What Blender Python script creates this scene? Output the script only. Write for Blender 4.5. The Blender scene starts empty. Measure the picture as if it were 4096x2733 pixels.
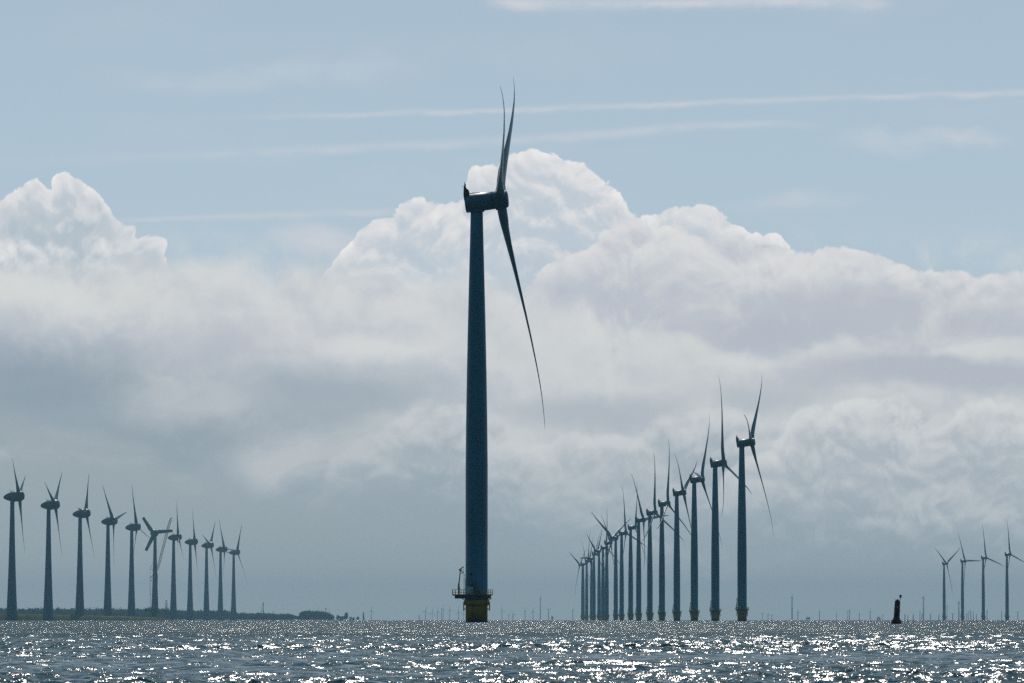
import bpy, math, random
import numpy as np
from mathutils import Matrix, Vector
R = math.radians
random.seed(7)
scene = bpy.context.scene
col = scene.collection

# ------------------------------------------------------------------ camera
F_PX = 22755.6            # focal length in pixels of the 4096 px wide photograph (200 mm lens)
HZ = 2481.0               # row of the horizon
CAM_H = 0.5
cam_d = bpy.data.cameras.new('camera')
cam_d.sensor_width = 36.0
cam_d.lens = 200.0
cam_d.clip_start = 0.1
cam_d.clip_end = 120000.0
cam = bpy.data.objects.new('camera', cam_d)
col.objects.link(cam)
cam.location = (0, 0, CAM_H)
cam.rotation_euler = (R(90) + math.atan((HZ - 1366.5) / F_PX), 0, 0)
scene.camera = cam

# ------------------------------------------------------------------ light
SUN_EL, SUN_AZ = 48.0, 0.6        # degrees; azimuth clockwise from the view direction (+Y)
sun_d = bpy.data.lights.new('sun', 'SUN')
sun_d.energy = 3.2
sun_d.angle = R(0.53)
sun_d.color = (1.0, 0.95, 0.88)
sun = bpy.data.objects.new('sun', sun_d)
col.objects.link(sun)
sdir = Vector((math.sin(R(SUN_AZ)) * math.cos(R(SUN_EL)), math.cos(R(SUN_AZ)) * math.cos(R(SUN_EL)), math.sin(R(SUN_EL))))
sun.rotation_euler = sdir.to_track_quat('Z', 'Y').to_euler()
sun.location = sdir * 200

scene.view_settings.view_transform = 'Standard'
scene.view_settings.look = 'None'
scene.view_settings.exposure = 0.0
scene.view_settings.gamma = 1.0
scene.view_settings.use_curve_mapping = False
scene.render.engine = 'CYCLES'
cy = scene.cycles
cy.use_denoising = False
cy.max_bounces = 4
cy.diffuse_bounces = 1
cy.glossy_bounces = 2
cy.transmission_bounces = 1
cy.volume_bounces = 0
cy.transparent_max_bounces = 4
cy.caustics_reflective = False
cy.caustics_refractive = False
cy.sample_clamp_direct = 30.0
cy.sample_clamp_indirect = 2.0
cy.use_adaptive_sampling = False
scene.render.film_transparent = False

# ------------------------------------------------------------------ node helper
class NT:
    def __init__(self, tree):
        self.t = tree
    def new(self, typ, **kw):
        n = self.t.nodes.new(typ)
        for k, v in kw.items():
            setattr(n, k, v)
        return n
    def put(self, sock, v):
        if isinstance(v, bpy.types.NodeSocket):
            self.t.links.new(v, sock)
        else:
            sock.default_value = v
    def m(self, op, a, b=None, c=None, clamp=False):
        n = self.new('ShaderNodeMath', operation=op, use_clamp=clamp)
        self.put(n.inputs[0], a)
        if b is not None: self.put(n.inputs[1], b)
        if c is not None: self.put(n.inputs[2], c)
        return n.outputs[0]
    def vm(self, op, a, b=None, c=None):
        n = self.new('ShaderNodeVectorMath', operation=op)
        self.put(n.inputs[0], a)
        if b is not None: self.put(n.inputs[1], b)
        if c is not None: self.put(n.inputs[2], c)
        return n.outputs['Value'] if op in ('LENGTH', 'DOT_PRODUCT', 'DISTANCE') else n.outputs[0]
    def xyz(self, x=0.0, y=0.0, z=0.0):
        n = self.new('ShaderNodeCombineXYZ')
        for s, v in zip(n.inputs, (x, y, z)): self.put(s, v)
        return n.outputs[0]
    def sep(self, v):
        n = self.new('ShaderNodeSeparateXYZ')
        self.put(n.inputs[0], v)
        return n.outputs
    def step(self, x, a, b, smooth=True):
        n = self.new('ShaderNodeMapRange', interpolation_type='SMOOTHSTEP' if smooth else 'LINEAR')
        self.put(n.inputs['Value'], x)
        self.put(n.inputs['From Min'], a); self.put(n.inputs['From Max'], b)
        return n.outputs[0]
    def mix(self, f, a, b, blend='MIX'):
        n = self.new('ShaderNodeMix', data_type='RGBA', blend_type=blend)
        n.clamp_factor = True
        self.put(n.inputs[0], f)
        for s, v in ((n.inputs[6], a), (n.inputs[7], b)):
            if isinstance(v, tuple) and len(v) == 3: v = v + (1,)
            self.put(s, v)
        return n.outputs[2]
    def noise(self, vec, scale, detail=3, rough=0.55, lac=2.0, out='Fac', dim='3D', dist=0.0):
        n = self.new('ShaderNodeTexNoise', noise_dimensions=dim)
        self.put(n.inputs['Vector'], vec)
        n.inputs['Scale'].default_value = scale; n.inputs['Detail'].default_value = detail
        n.inputs['Roughness'].default_value = rough; n.inputs['Lacunarity'].default_value = lac
        n.inputs['Distortion'].default_value = dist
        return n.outputs[0 if out == 'Fac' else 1]
    def voro(self, vec, scale, detail=3, rough=0.5, lac=2.2, smooth=0.35):
        n = self.new('ShaderNodeTexVoronoi', voronoi_dimensions='2D', feature='F1', normalize=True)
        self.put(n.inputs['Vector'], vec)
        n.inputs['Scale'].default_value = scale; n.inputs['Detail'].default_value = detail
        n.inputs['Roughness'].default_value = rough; n.inputs['Lacunarity'].default_value = lac
        return n.outputs['Distance']
    def curve(self, x, pts, x0, x1, y1):
        """piecewise smooth curve through pts (x, y); x0..x1 mapped to 0..1, y scaled by y1"""
        t = self.m('MULTIPLY_ADD', x, 1.0 / (x1 - x0), -x0 / (x1 - x0), clamp=True)
        n = self.new('ShaderNodeFloatCurve')
        c = n.mapping.curves[0]
        P = [((px - x0) / (x1 - x0), py / y1) for px, py in pts]
        while len(c.points) < len(P): c.points.new(0.5, 0.5)
        for q, p in zip(c.points, P):
            q.location = (min(max(p[0], 0), 1), p[1]); q.handle_type = 'AUTO_CLAMPED'
        n.mapping.update()
        self.put(n.inputs['Value'], t)
        return self.m('MULTIPLY', n.outputs[0], y1)

def srgb(r, g, b):
    f = lambda c: (c / 255 / 12.92) if c / 255 < 0.04045 else ((c / 255 + 0.055) / 1.055) ** 2.4
    return (f(r), f(g), f(b))

# ------------------------------------------------------------------ sky
def px(x): return (x - 2048) / 1000.0        # azimuth, in units of 1000 photograph pixels
def py(y): return (HZ - y) / 1000.0          # elevation, same unit

def build_world():
    w = bpy.data.worlds.new('World')
    scene.world = w
    w.use_nodes = True
    w.cycles.sampling_method = 'MANUAL'
    w.cycles.sample_map_resolution = 256
    t = w.node_tree
    t.nodes.clear()
    N = NT(t)
    out = N.new('ShaderNodeOutputWorld')
    bg = N.new('ShaderNodeBackground')
    t.links.new(bg.outputs[0], out.inputs[0])
    tc = N.new('ShaderNodeTexCoord').outputs['Generated']
    D = N.vm('NORMALIZE', tc)
    x, y, z = N.sep(D)
    az = N.m('ARCTAN2', x, y)
    el = N.m('ARCSINE', z)
    K = F_PX / 1000.0
    U = N.m('MULTIPLY', az, K)
    V = N.m('MULTIPLY', el, K)
    P = N.xyz(U, V, 0.0)

    # physical clear sky, deeper towards the zenith
    sky = N.new('ShaderNodeTexSky', sky_type='NISHITA')
    sky.sun_disc = False
    sky.sun_elevation = R(SUN_EL)
    sky.sun_rotation = R(SUN_AZ)
    sky.air_density = 1.0
    sky.dust_density = 1.5
    sky.ozone_density = 2.0
    clear = N.vm('SCALE', sky.outputs[0]); clear.node.inputs['Scale'].default_value = 0.055
    # clear blue between the clouds low in the sky
    ramp = N.new('ShaderNodeValToRGB')
    N.put(ramp.inputs[0], N.m('MULTIPLY', V, 1 / 2.6, clamp=True))
    el_ = ramp.color_ramp.elements
    el_[0].position = 0.0; el_[0].color = (*srgb(150, 168, 180), 1)
    el_[1].position = 0.45; el_[1].color = (*srgb(180, 197, 208), 1)
    e = el_.new(0.7); e.color = (*srgb(171, 192, 207), 1)
    e = el_.new(1.0); e.color = (*srgb(163, 184, 202), 1)
    low = ramp.outputs[0]
    hi = N.step(V, 2.4, 9.0)
    c = N.mix(hi, low, clear)

    # shared warps
    wn = N.noise(P, 3.2, 5, 0.6, out='Color')
    wv = N.vm('SUBTRACT', wn, (0.5, 0.5, 0.5))
    wl = N.noise(P, 0.9, 3, 0.5, out='Color')
    wvl = N.vm('SUBTRACT', wl, (0.5, 0.5, 0.5))
    wb = N.vm('SUBTRACT', N.noise(P, 2.6, 2, 0.45, out='Color'), (0.5, 0.5, 0.5))
    Pw = N.vm('MULTIPLY_ADD', wb, (0.30, 0.22, 0), P)
    Pl = N.vm('MULTIPLY_ADD', wvl, (0.7, 0.35, 0), P)
    Pl = N.vm('MULTIPLY_ADD', wv, (0.22, 0.14, 0), Pl)

    # thin high cirrus
    ci = N.noise(N.vm('MULTIPLY', Pl, (0.45, 1.9, 1)), 1.1, 6, 0.62)
    cm = N.m('MULTIPLY', N.step(ci, 0.48, 0.78), 0.30)
    c = N.mix(cm, c, srgb(196, 203, 212))

    # vapour trails: (x0,y0,x1,y1, width, strength, fade from, fade to)
    rag = N.noise(N.vm('MULTIPLY', P, (1.0, 2.0, 1)), 5.0, 5, 0.6)
    ragl = N.noise(N.vm('MULTIPLY', P, (1.0, 0.3, 1)), 1.7, 3, 0.6)
    def trail(c, pts, w_, s_, fa, fb, fc, fd):
        cv = N.curve(U, [(px(a), py(b)) for a, b in pts], -2.2, 2.2, 2.6)
        d = N.m('SUBTRACT', V, cv)
        d = N.m('ADD', d, N.m('MULTIPLY_ADD', rag, 0.035, -0.0175))
        ww = N.m('MULTIPLY_ADD', ragl, w_ * 1.6, w_ * 0.2)
        q = N.m('DIVIDE', d, ww)
        g = N.m('EXPONENT', N.m('MULTIPLY', N.m('MULTIPLY', q, q), -1.0))
        g = N.m('MULTIPLY', g, N.step(U, px(fa), px(fb)))
        g = N.m('MULTIPLY', g, N.step(U, px(fd), px(fc)))
        g = N.m('MULTIPLY', g, N.m('MULTIPLY_ADD', rag, 2.0, -0.15))
        return N.mix(N.m('MULTIPLY', g, s_, clamp=True), c, srgb(206, 208, 212))
    c = trail(c, [(0, 490), (900, 474), (2000, 443), (3000, 408), (4150, 380)], 0.012, 0.50, 600, 1700, 4000, 5200)
    c = trail(c, [(0, 665), (1200, 605), (2000, 567), (3100, 500), (3300, 512), (4150, 520)], 0.018, 0.42, -400, 1900, 3000, 3400)
    c = trail(c, [(0, 905), (500, 886), (1000, 868), (1550, 850), (4150, 800)], 0.013, 0.45, 350, 620, 1500, 1700)
    c = trail(c, [(0, -20), (2000, 12), (2300, 22), (3000, 12), (3550, 28), (4150, 60)], 0.024, 0.75, 1900, 2060, 3480, 3620)
    def wisp(c, cx, cy, rx, ry, s_, colr=srgb(205, 208, 212)):
        d = N.vm('LENGTH', N.vm('MULTIPLY', N.vm('SUBTRACT', Pl, (px(cx), py(cy), 0)), (1000 / rx, 1000 / ry, 0)))
        g = N.m('MULTIPLY', N.step(d, 1.0, 0.1), N.m('MULTIPLY_ADD', rag, 1.6, -0.1))
        return N.mix(N.m('MULTIPLY', g, s_, clamp=True), c, colr)
    c = wisp(c, 3480, 570, 330, 90, 0.55)
    c = wisp(c, 3850, 520, 330, 60, 0.7)
    c = wisp(c, 1050, 310, 900, 90, 0.35)
    c = wisp(c, 3100, 820, 330, 60, 0.5)
    c = wisp(c, 1250, 975, 330, 90, 0.9, srgb(205, 207, 214))

    # cumulus: every bank has a top outline; billows break it up and model it
    def billow(v, s, det=4):
        a = N.voro(v, s, det, 0.46, 2.3, 0.25)
        return N.m('SUBTRACT', 1.0, N.m('MULTIPLY', N.m('POWER', a, 1.5), 1.5))
    def bank(c, pts, s, amp, edge, lit, mid, dark, rim_d, body_d, relief, off=(0, 0), alpha=1.0, Pin=None, dl=0.04, floor=None):
        Pq = Pw if Pin is None else Pin
        v = N.vm('ADD', Pq, (off[0], off[1], 0))
        b0 = billow(v, s)
        b1 = billow(N.vm('ADD', v, (0.008, dl, 0)), s)
        Us = N.sep(Pq)[0]
        top = N.curve(Us, [(px(a), py(b)) for a, b in pts], -2.2, 2.2, 2.6)
        d = N.m('SUBTRACT', top, V)
        d = N.m('ADD', d, N.m('MULTIPLY_ADD', b0, amp, -0.62 * amp))
        a = N.step(d, 0.0, edge)
        if alpha < 1: a = N.m('MULTIPLY', a, alpha)
        if floor: a = N.m('MULTIPLY', a, N.step(N.m('MULTIPLY_ADD', b0, 0.25, V), py(floor[1]) + 0.1, py(floor[0]) + 0.2))
        # the rim glows; further in, brightness follows the folds of the cloud
        big = N.noise(v, s * 0.42, 3, 0.55)
        dd = N.m('MAXIMUM', N.m('ADD', d, N.m('MULTIPLY_ADD', big, -0.30, 0.13)), 0.0)
        rim = N.m('EXPONENT', N.m('MULTIPLY', N.m('MAXIMUM', d, 0.0), -1.0 / rim_d))
        body = N.m('EXPONENT', N.m('MULTIPLY', dd, -1.0 / body_d))
        rel = N.m('MULTIPLY', N.m('SUBTRACT', b0, b1), relief)
        L = N.m('ADD', body, rel, clamp=True)
        cc = N.mix(L, dark, mid)
        cc = N.mix(N.m('ADD', N.m('MULTIPLY', rim, 0.75), N.m('MULTIPLY', rel, 0.9), clamp=True), cc, lit)
        return N.mix(a, c, cc)
    LIT, MID, DRK = srgb(232, 232, 231), srgb(203, 207, 212), srgb(176, 191, 203)
    c = bank(c, [(-150, 830), (0, 800), (60, 770), (110, 740), (160, 752), (200, 800), (222, 715), (275, 705), (330, 735), (400, 800), (450, 880), (480, 910), (525, 900), (540, 965), (590, 970), (630, 1000), (670, 1090), (720, 1300), (4150, 1300)],
             5.0, 0.13, 0.012, LIT, MID, srgb(176, 190, 200), 0.045, 0.13, 2.6)
    c = bank(c, [(0, 1700), (950, 1380), (1200, 1210), (1330, 1100), (1400, 1020), (1440, 960), (1500, 880), (1570, 835), (1650, 828), (1750, 812), (1830, 800), (1880, 715), (1960, 690), (2040, 665), (2100, 640), (2200, 628), (2260, 640), (2330, 690), (2400, 745), (2480, 780), (2520, 850), (2560, 868), (2620, 838), (2680, 828), (2760, 850), (2830, 852), (2900, 885), (2990, 940), (3060, 935), (3120, 985), (3170, 1100), (3300, 1300), (4150, 1400)],
             5.4, 0.15, 0.012, LIT, MID, srgb(186, 199, 210), 0.065, 0.22, 2.8, off=(3.1, 1.7))
    c = bank(c, [(0, 1800), (1700, 1500), (1950, 1330), (2100, 1170), (2230, 1035), (2300, 1010), (2400, 960), (2600, 905), (2750, 925), (2900, 950), (3050, 960), (3180, 1015), (3300, 1020), (3400, 1010), (3520, 1020), (3620, 1060), (3720, 1105), (3850, 1118), (4000, 1110), (4150, 1100)],
             4.4, 0.14, 0.018, srgb(221, 222, 222), srgb(207, 209, 212), srgb(188, 194, 202), 0.07, 0.26, 2.6, off=(7.3, 4.4))
    c = bank(c, [(-150, 1050), (0, 1050), (300, 1045), (500, 1055), (640, 1010), (820, 1035), (980, 1075), (1080, 1050), (1250, 1040), (1420, 1035), (1560, 1080), (1700, 1085), (1850, 1060), (1950, 1100), (2060, 1170), (2300, 1250), (2600, 1290), (3000, 1360), (4150, 1420)],
             3.2, 0.14, 0.14, srgb(214, 216, 215), srgb(208, 211, 211), srgb(188, 194, 201), 0.09, 0.38, 2.0, off=(1.3, 9.4), Pin=Pl)
    # broad grey and pale masses inside the bank
    soft = N.noise(N.vm('MULTIPLY', Pl, (0.8, 1.3, 1)), 1.7, 7, 0.58)
    def mass(c, cx, cy, rx, ry, s_, colr, Pin=Pl, sharp=0.15):
        d = N.vm('LENGTH', N.vm('MULTIPLY', N.vm('SUBTRACT', Pin, (px(cx), py(cy), 0)), (1000 / rx, 1000 / ry, 0)))
        g = N.m('ADD', N.step(d, 1.25, sharp), N.m('MULTIPLY_ADD', soft, 0.8, -0.42))
        g = N.m('MULTIPLY', g, N.step(d, 1.4, 0.9))
        return N.mix(N.m('MULTIPLY', g, s_, clamp=True), c, colr)
    PALE, GREY, BLUE = srgb(208, 211, 212), srgb(180, 186, 196), srgb(142, 158, 170)
    c = mass(c, 1500, 1300, 900, 230, 0.7, PALE)
    c = mass(c, 200, 1180, 700, 120, 0.8, srgb(213, 215, 213))
    c = mass(c, 200, 1400, 700, 170, 0.8, srgb(168, 178, 190))
    c = mass(c, 1000, 1420, 620, 120, 0.75, srgb(186, 190, 199))
    c = mass(c, 2500, 1180, 500, 110, 0.6, srgb(184, 190, 201))
    c = mass(c, 3450, 1310, 1000, 150, 1.2, srgb(185, 190, 199))
    c = mass(c, 3050, 1370, 330, 90, 1.0, srgb(180, 186, 197))
    c = bank(c, [(-150, 1700), (1900, 1600), (2450, 1450), (2560, 1300), (2700, 1330), (2780, 1340), (2900, 1400), (3180, 1432), (3240, 1385), (3320, 1378), (3380, 1405), (3600, 1410), (3800, 1385), (3950, 1360), (4150, 1340)],
             3.2, 0.09, 0.05, srgb(211, 214, 214), srgb(204, 208, 208), srgb(195, 200, 203), 0.10, 0.40, 1.4, off=(5.3, 2.2), Pin=Pw)
    c = mass(c, 2300, 1500, 700, 200, 0.65, srgb(203, 207, 208))
    c = mass(c, 3500, 1530, 900, 60, 0.8, srgb(184, 189, 198))
    c = mass(c, 2900, 1560, 500, 80, 0.6, srgb(196, 200, 203))
    # folds inside the big bank
    f0 = billow(Pw, 2.4, 4); f1 = billow(N.vm('ADD', Pw, (0.02, 0.08, 0)), 2.4, 4)
    fr = N.m('SUBTRACT', f0, f1)
    fm_ = N.m('MULTIPLY', N.step(V, 1.62, 1.35), N.step(V, 0.55, 0.9))
    c = N.mix(N.m('MULTIPLY', N.m('MULTIPLY', fr, 2.6, clamp=True), fm_), c, srgb(214, 216, 216))
    c = N.mix(N.m('MULTIPLY', N.m('MULTIPLY', fr, -2.2, clamp=True), fm_), c, srgb(178, 186, 198))
    # lower banks
    c = bank(c, [(-150, 1480), (100, 1500), (500, 1480), (900, 1540), (1200, 1600), (1450, 1735), (1600, 1650), (1750, 1625), (1900, 1660), (2100, 1720), (2300, 1730), (2500, 1640), (2800, 1620), (3150, 1660), (3260, 1630), (3380, 1600), (3500, 1565), (3600, 1585), (3680, 1640), (3780, 1670), (3870, 1640), (3960, 1610), (4080, 1640), (4150, 1660)],
             4.5, 0.14, 0.05, srgb(206, 210, 210), srgb(197, 201, 204), srgb(168, 178, 187), 0.10, 0.30, 2.4, off=(2.3, 7.2), Pin=Pl)
    # towards the horizon the cloud base closes into blue grey
    cs = N.noise(N.vm('MULTIPLY', Pl, (0.5, 1.6, 1)), 2.4, 6, 0.6)
    Vn = N.m('ADD', V, N.m('MULTIPLY_ADD', cs, 0.9, -0.45))
    Vn = N.m('ADD', Vn, N.m('MULTIPLY', N.step(U, -0.4, 0.5), 0.30))
    Vn = N.m('SUBTRACT', Vn, N.m('MULTIPLY', N.step(U, -0.9, -1.9), 0.18))
    Vn = N.m('SUBTRACT', Vn, N.m('MULTIPLY', N.step(U, -0.6, -1.3), 0.14))
    c = N.mix(N.m('MULTIPLY', N.step(Vn, 0.86, 0.42), 0.90), c, srgb(155, 168, 177))
    c = mass(c, 1400, 1590, 620, 110, 0.95, srgb(164, 175, 185))
    c = mass(c, 2400, 1650, 420, 90, 1.0, srgb(176, 184, 192))
    c = mass(c, 3750, 1500, 620, 80, 1.4, srgb(180, 186, 196))
    c = mass(c, 3080, 1600, 330, 80, 1.0, srgb(182, 189, 196))
    c = bank(c, [(-150, 2400), (900, 2350), (1150, 2120), (1330, 1880), (1440, 1760), (1560, 1720), (1640, 1650), (1740, 1612), (1850, 1620), (1950, 1690), (2050, 1745), (2200, 1728), (2350, 1745), (2500, 1760), (2640, 1700), (2760, 1650), (2900, 1640), (3050, 1680), (3200, 1750), (3300, 1900), (3400, 2400), (4150, 2400)],
             3.6, 0.16, 0.045, srgb(212, 214, 214), srgb(196, 201, 204), srgb(164, 175, 184), 0.08, 0.15, 2.8, off=(4.4, 1.2), floor=(1760, 2060), alpha=0.85)
    c = bank(c, [(-150, 2400), (2600, 2350), (2800, 2120), (2980, 1880), (3120, 1720), (3220, 1645), (3350, 1610), (3480, 1562), (3560, 1570), (3650, 1620), (3730, 1700), (3800, 1650), (3880, 1620), (3980, 1605), (4150, 1650)],
             3.8, 0.14, 0.04, srgb(217, 219, 218), srgb(203, 207, 208), srgb(174, 183, 191), 0.09, 0.18, 2.8, off=(6.1, 3.9), floor=(1770, 2020), alpha=0.92)
    c = mass(c, 150, 1530, 900, 190, 0.85, BLUE)
    c = mass(c, 700, 1760, 900, 130, 0.7, srgb(146, 160, 171))
    c = mass(c, 1300, 1680, 330, 120, 0.7, srgb(158, 170, 180))
    c = mass(c, 1650, 1500, 420, 70, 0.5, srgb(170, 180, 191))
    # paler scraps below
    def scrap(c, cx, cy, rx, ry, s_, colr=srgb(186, 192, 196)):
        d = N.vm('LENGTH', N.vm('MULTIPLY', N.vm('SUBTRACT', Pl, (px(cx), py(cy), 0)), (1000 / rx, 1000 / ry, 0)))
        g = N.m('MULTIPLY', N.step(d, 1.0, 0.0), N.step(cs, 0.32, 0.62))
        return N.mix(N.m('MULTIPLY', g, s_, clamp=True), c, colr)
    c = scrap(c, 350, 1790, 360, 120, 1.5)
    c = scrap(c, 60, 1840, 220, 50, 1.3)
    c = scrap(c, 730, 1920, 180, 60, 1.4)
    c = scrap(c, 1250, 1840, 330, 150, 1.4, srgb(190, 195, 199))
    c = scrap(c, 760, 1600, 330, 100, 1.0, srgb(184, 190, 196))
    c = scrap(c, 1550, 1420, 420, 80, 1.2, srgb(212, 214, 214))
    c = scrap(c, 1020, 2020, 280, 45, 1.0, srgb(172, 179, 185))
    c = scrap(c, 2600, 1960, 500, 60, 0.8, srgb(176, 183, 188))
    # horizon band
    bn = N.noise(N.vm('MULTIPLY', P, (0.6, 2.4, 1)), 2.2, 4, 0.55)
    band = N.mix(bn, srgb(155, 167, 174), srgb(162, 171, 175))
    c = N.mix(N.step(Vn, 0.52, 0.24), c, band)
    low2 = N.step(V, 0.42, 0.0)
    c = N.mix(N.m('MULTIPLY', low2, 0.75), c, srgb(170, 174, 174))

    c = N.vm('MULTIPLY', c, (1.09, 1.075, 1.07))
    # made-up dark sky behind and above the view, added to darken towers and water
    back = N.step(y, 0.75, -0.35)
    c = N.mix(back, c, (0.026, 0.055, 0.080))
    up = N.step(z, 0.112, 0.30)
    c = N.mix(N.m('MULTIPLY', up, 0.90), c, (0.042, 0.125, 0.195))
    t.links.new(c, bg.inputs[0])
    bg.inputs[1].default_value = 1.0
build_world()

# ------------------------------------------------------------------ materials
def material(name, color, rough=0.5, metal=0.0, var=0.12, scale=0.6, color2=None, streak=False, spec=0.5):
    m = bpy.data.materials.new(name)
    m.use_nodes = True
    t = m.node_tree
    N = NT(t)
    b = t.nodes['Principled BSDF']
    geo = N.new('ShaderNodeTexCoord').outputs['Object']
    v = N.vm('MULTIPLY', geo, (1, 1, 0.12)) if streak else geo
    n = N.noise(v, scale, 5, 0.6)
    c2 = color2 if color2 else tuple(x * (1 - var * 2) for x in color)
    t.links.new(N.mix(N.step(n, 0.3, 0.7), c2, color), b.inputs['Base Color'])
    t.links.new(N.m('MULTIPLY_ADD', n, 0.25, rough - 0.1), b.inputs['Roughness'])
    b.inputs['Metallic'].default_value = metal
    b.inputs['Specular IOR Level'].default_value = spec
    return m
M = {}
M['tower'] = material('painted_steel_backlit', (0.028, 0.200, 0.290), 0.42, 0, 0.10, 0.5, streak=True)  # light grey steel; the shade of its backlit side is put into this colour
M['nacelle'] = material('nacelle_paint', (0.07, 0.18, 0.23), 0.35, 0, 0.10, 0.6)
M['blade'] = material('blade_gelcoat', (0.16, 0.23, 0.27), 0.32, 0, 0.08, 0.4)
M['yellow'] = material('yellow_coating', (0.80, 0.30, 0.004), 0.55, 0, 0.2, 0.9, streak=True)
M['rail'] = material('yellow_railing', (0.75, 0.42, 0.08), 0.5, 0, 0.2, 2.0)
M['deck'] = material('dark_deck_steel', (0.05, 0.09, 0.11), 0.6, 0, 0.2, 1.0)
M['algae'] = material('wet_algae_band', (0.02, 0.022, 0.015), 0.4, 0, 0.3, 2.0)
M['box'] = material('container_paint', (0.75, 0.80, 0.82), 0.5, 0, 0.1, 1.0)
M['dark'] = material('dark_metal', (0.03, 0.04, 0.045), 0.5, 0.3, 0.2, 2.0)
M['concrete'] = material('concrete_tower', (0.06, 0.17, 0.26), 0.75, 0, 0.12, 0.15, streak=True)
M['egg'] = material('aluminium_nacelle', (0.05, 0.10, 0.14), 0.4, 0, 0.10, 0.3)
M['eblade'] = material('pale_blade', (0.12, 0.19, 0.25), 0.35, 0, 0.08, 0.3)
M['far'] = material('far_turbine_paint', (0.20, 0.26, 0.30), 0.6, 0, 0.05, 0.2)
M['red'] = material('red_buoy_paint', (0.13, 0.008, 0.014), 0.45, 0, 0.25, 3.0)
M['wood'] = material('weathered_wood', (0.07, 0.075, 0.07), 0.8, 0, 0.3, 3.0)
M['grass'] = material('dike_grass', (0.15, 0.19, 0.05), 0.9, 0, 0.25, 0.02, color2=(0.11, 0.075, 0.045), spec=0.1)
M['land'] = material('polder_ground', (0.05, 0.07, 0.03), 0.9, 0, 0.2, 0.01, spec=0.1)
M['leaf'] = material('foliage', (0.035, 0.085, 0.06), 0.9, 0, 0.25, 0.05, spec=0.1)
M['brick'] = material('red_brick', (0.20, 0.10, 0.07), 0.8, 0, 0.15, 0.5)
M['tile'] = material('roof_tiles', (0.16, 0.07, 0.05), 0.8, 0, 0.15, 0.8)
M['white'] = material('white_render', (0.75, 0.74, 0.70), 0.7, 0, 0.05, 0.5)
M['lattice'] = material('crane_red_white', (0.30, 0.20, 0.19), 0.5, 0, 0.2, 0.1)
M['shiny'] = material('polished_cap', (0.9, 0.9, 0.88), 0.25, 0.6, 0.05, 1.0)
M['feather'] = material('gull_feathers', (0.7, 0.7, 0.7), 0.8, 0, 0.1, 4.0)
M['featherd'] = material('dark_feathers', (0.04, 0.04, 0.045), 0.8, 0, 0.1, 4.0)

# ------------------------------------------------------------------ mesh helper
class MB:
    def __init__(self): self.v = []; self.f = []; self.s = []
    def ring(self, pts, prev=None, smooth=True):
        i = len(self.v); self.v += [tuple(p) for p in pts]
        n = len(pts)
        if prev is not None:
            for k in range(n):
                self.f.append((prev + k, prev + (k + 1) % n, i + (k + 1) % n, i + k)); self.s.append(smooth)
        return i
    def cap(self, i, n, flip=False):
        self.f.append(tuple(range(i, i + n))[::-1] if flip else tuple(range(i, i + n))); self.s.append(False)
    def lathe(self, prof, n=32, M_=None, caps=True, split=()):
        """prof: list of (r, z) about z; M_ a Matrix"""
        M_ = M_ or Matrix()
        prev = None
        for j, (r, z) in enumerate(prof):
            pts = [M_ @ Vector((r * math.cos(2 * math.pi * k / n), r * math.sin(2 * math.pi * k / n), z)) for k in range(n)]
            i = self.ring(pts, prev)
            if caps and j == 0: self.cap(i, n, True)
            if caps and j == len(prof) - 1: self.cap(i, n)
            prev = i
            if j in split: prev = self.ring(pts)
        return self
    def tube(self, a, b, r, r2=None, n=6):
        a, b = Vector(a), Vector(b); r2 = r if r2 is None else r2
        d = (b - a)
        if d.length < 1e-6: return self
        q = d.to_track_quat('Z', 'Y').to_matrix().to_4x4(); q.translation = a
        return self.lathe([(r, 0), (r2, d.length)], n, q)
    def box(self, x0, x1, y0, y1, z0, z1, M_=None):
        i = len(self.v)
        P = [(x0, y0, z0), (x1, y0, z0), (x1, y1, z0), (x0, y1, z0), (x0, y0, z1), (x1, y0, z1), (x1, y1, z1), (x0, y1, z1)]
        if M_: P = [tuple(M_ @ Vector(p)) for p in P]
        self.v += P
        for f in ((3, 2, 1, 0), (4, 5, 6, 7), (0, 1, 5, 4), (1, 2, 6, 5), (2, 3, 7, 6), (3, 0, 4, 7)):
            self.f.append(tuple(i + k for k in f)); self.s.append(False)
        return self
    def prism(self, poly, z0, z1, M_=None):
        M_ = M_ or Matrix()
        n = len(poly)
        i = self.ring([M_ @ Vector((p[0], p[1], z0)) for p in poly])
        j = self.ring([M_ @ Vector((p[0], p[1], z1)) for p in poly], i, smooth=False)
        self.cap(i, n, True); self.cap(j, n)
        return self
    def mesh(self, name, mat):
        me = bpy.data.meshes.new(name)
        me.from_pydata(self.v, [], self.f)
        me.polygons.foreach_set('use_smooth', self.s)
        me.materials.append(mat)
        me.update()
        return me

def link(name, me, parent=None, mat=None, **props):
    o = bpy.data.objects.new(name, me)
    col.objects.link(o)
    if parent: o.parent = parent
    if mat is not None: o.matrix_local = mat
    for k, v in props.items(): o[k] = v
    return o
def empty(name, loc, **props):
    o = link(name, None, **props); o.location = loc
    o.empty_display_size = 1.0
    return o
def world_x(xp, Y): return (xp - 2048) / F_PX * Y
def world_z(yp, Y): return CAM_H + (HZ - yp) / F_PX * Y

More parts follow.
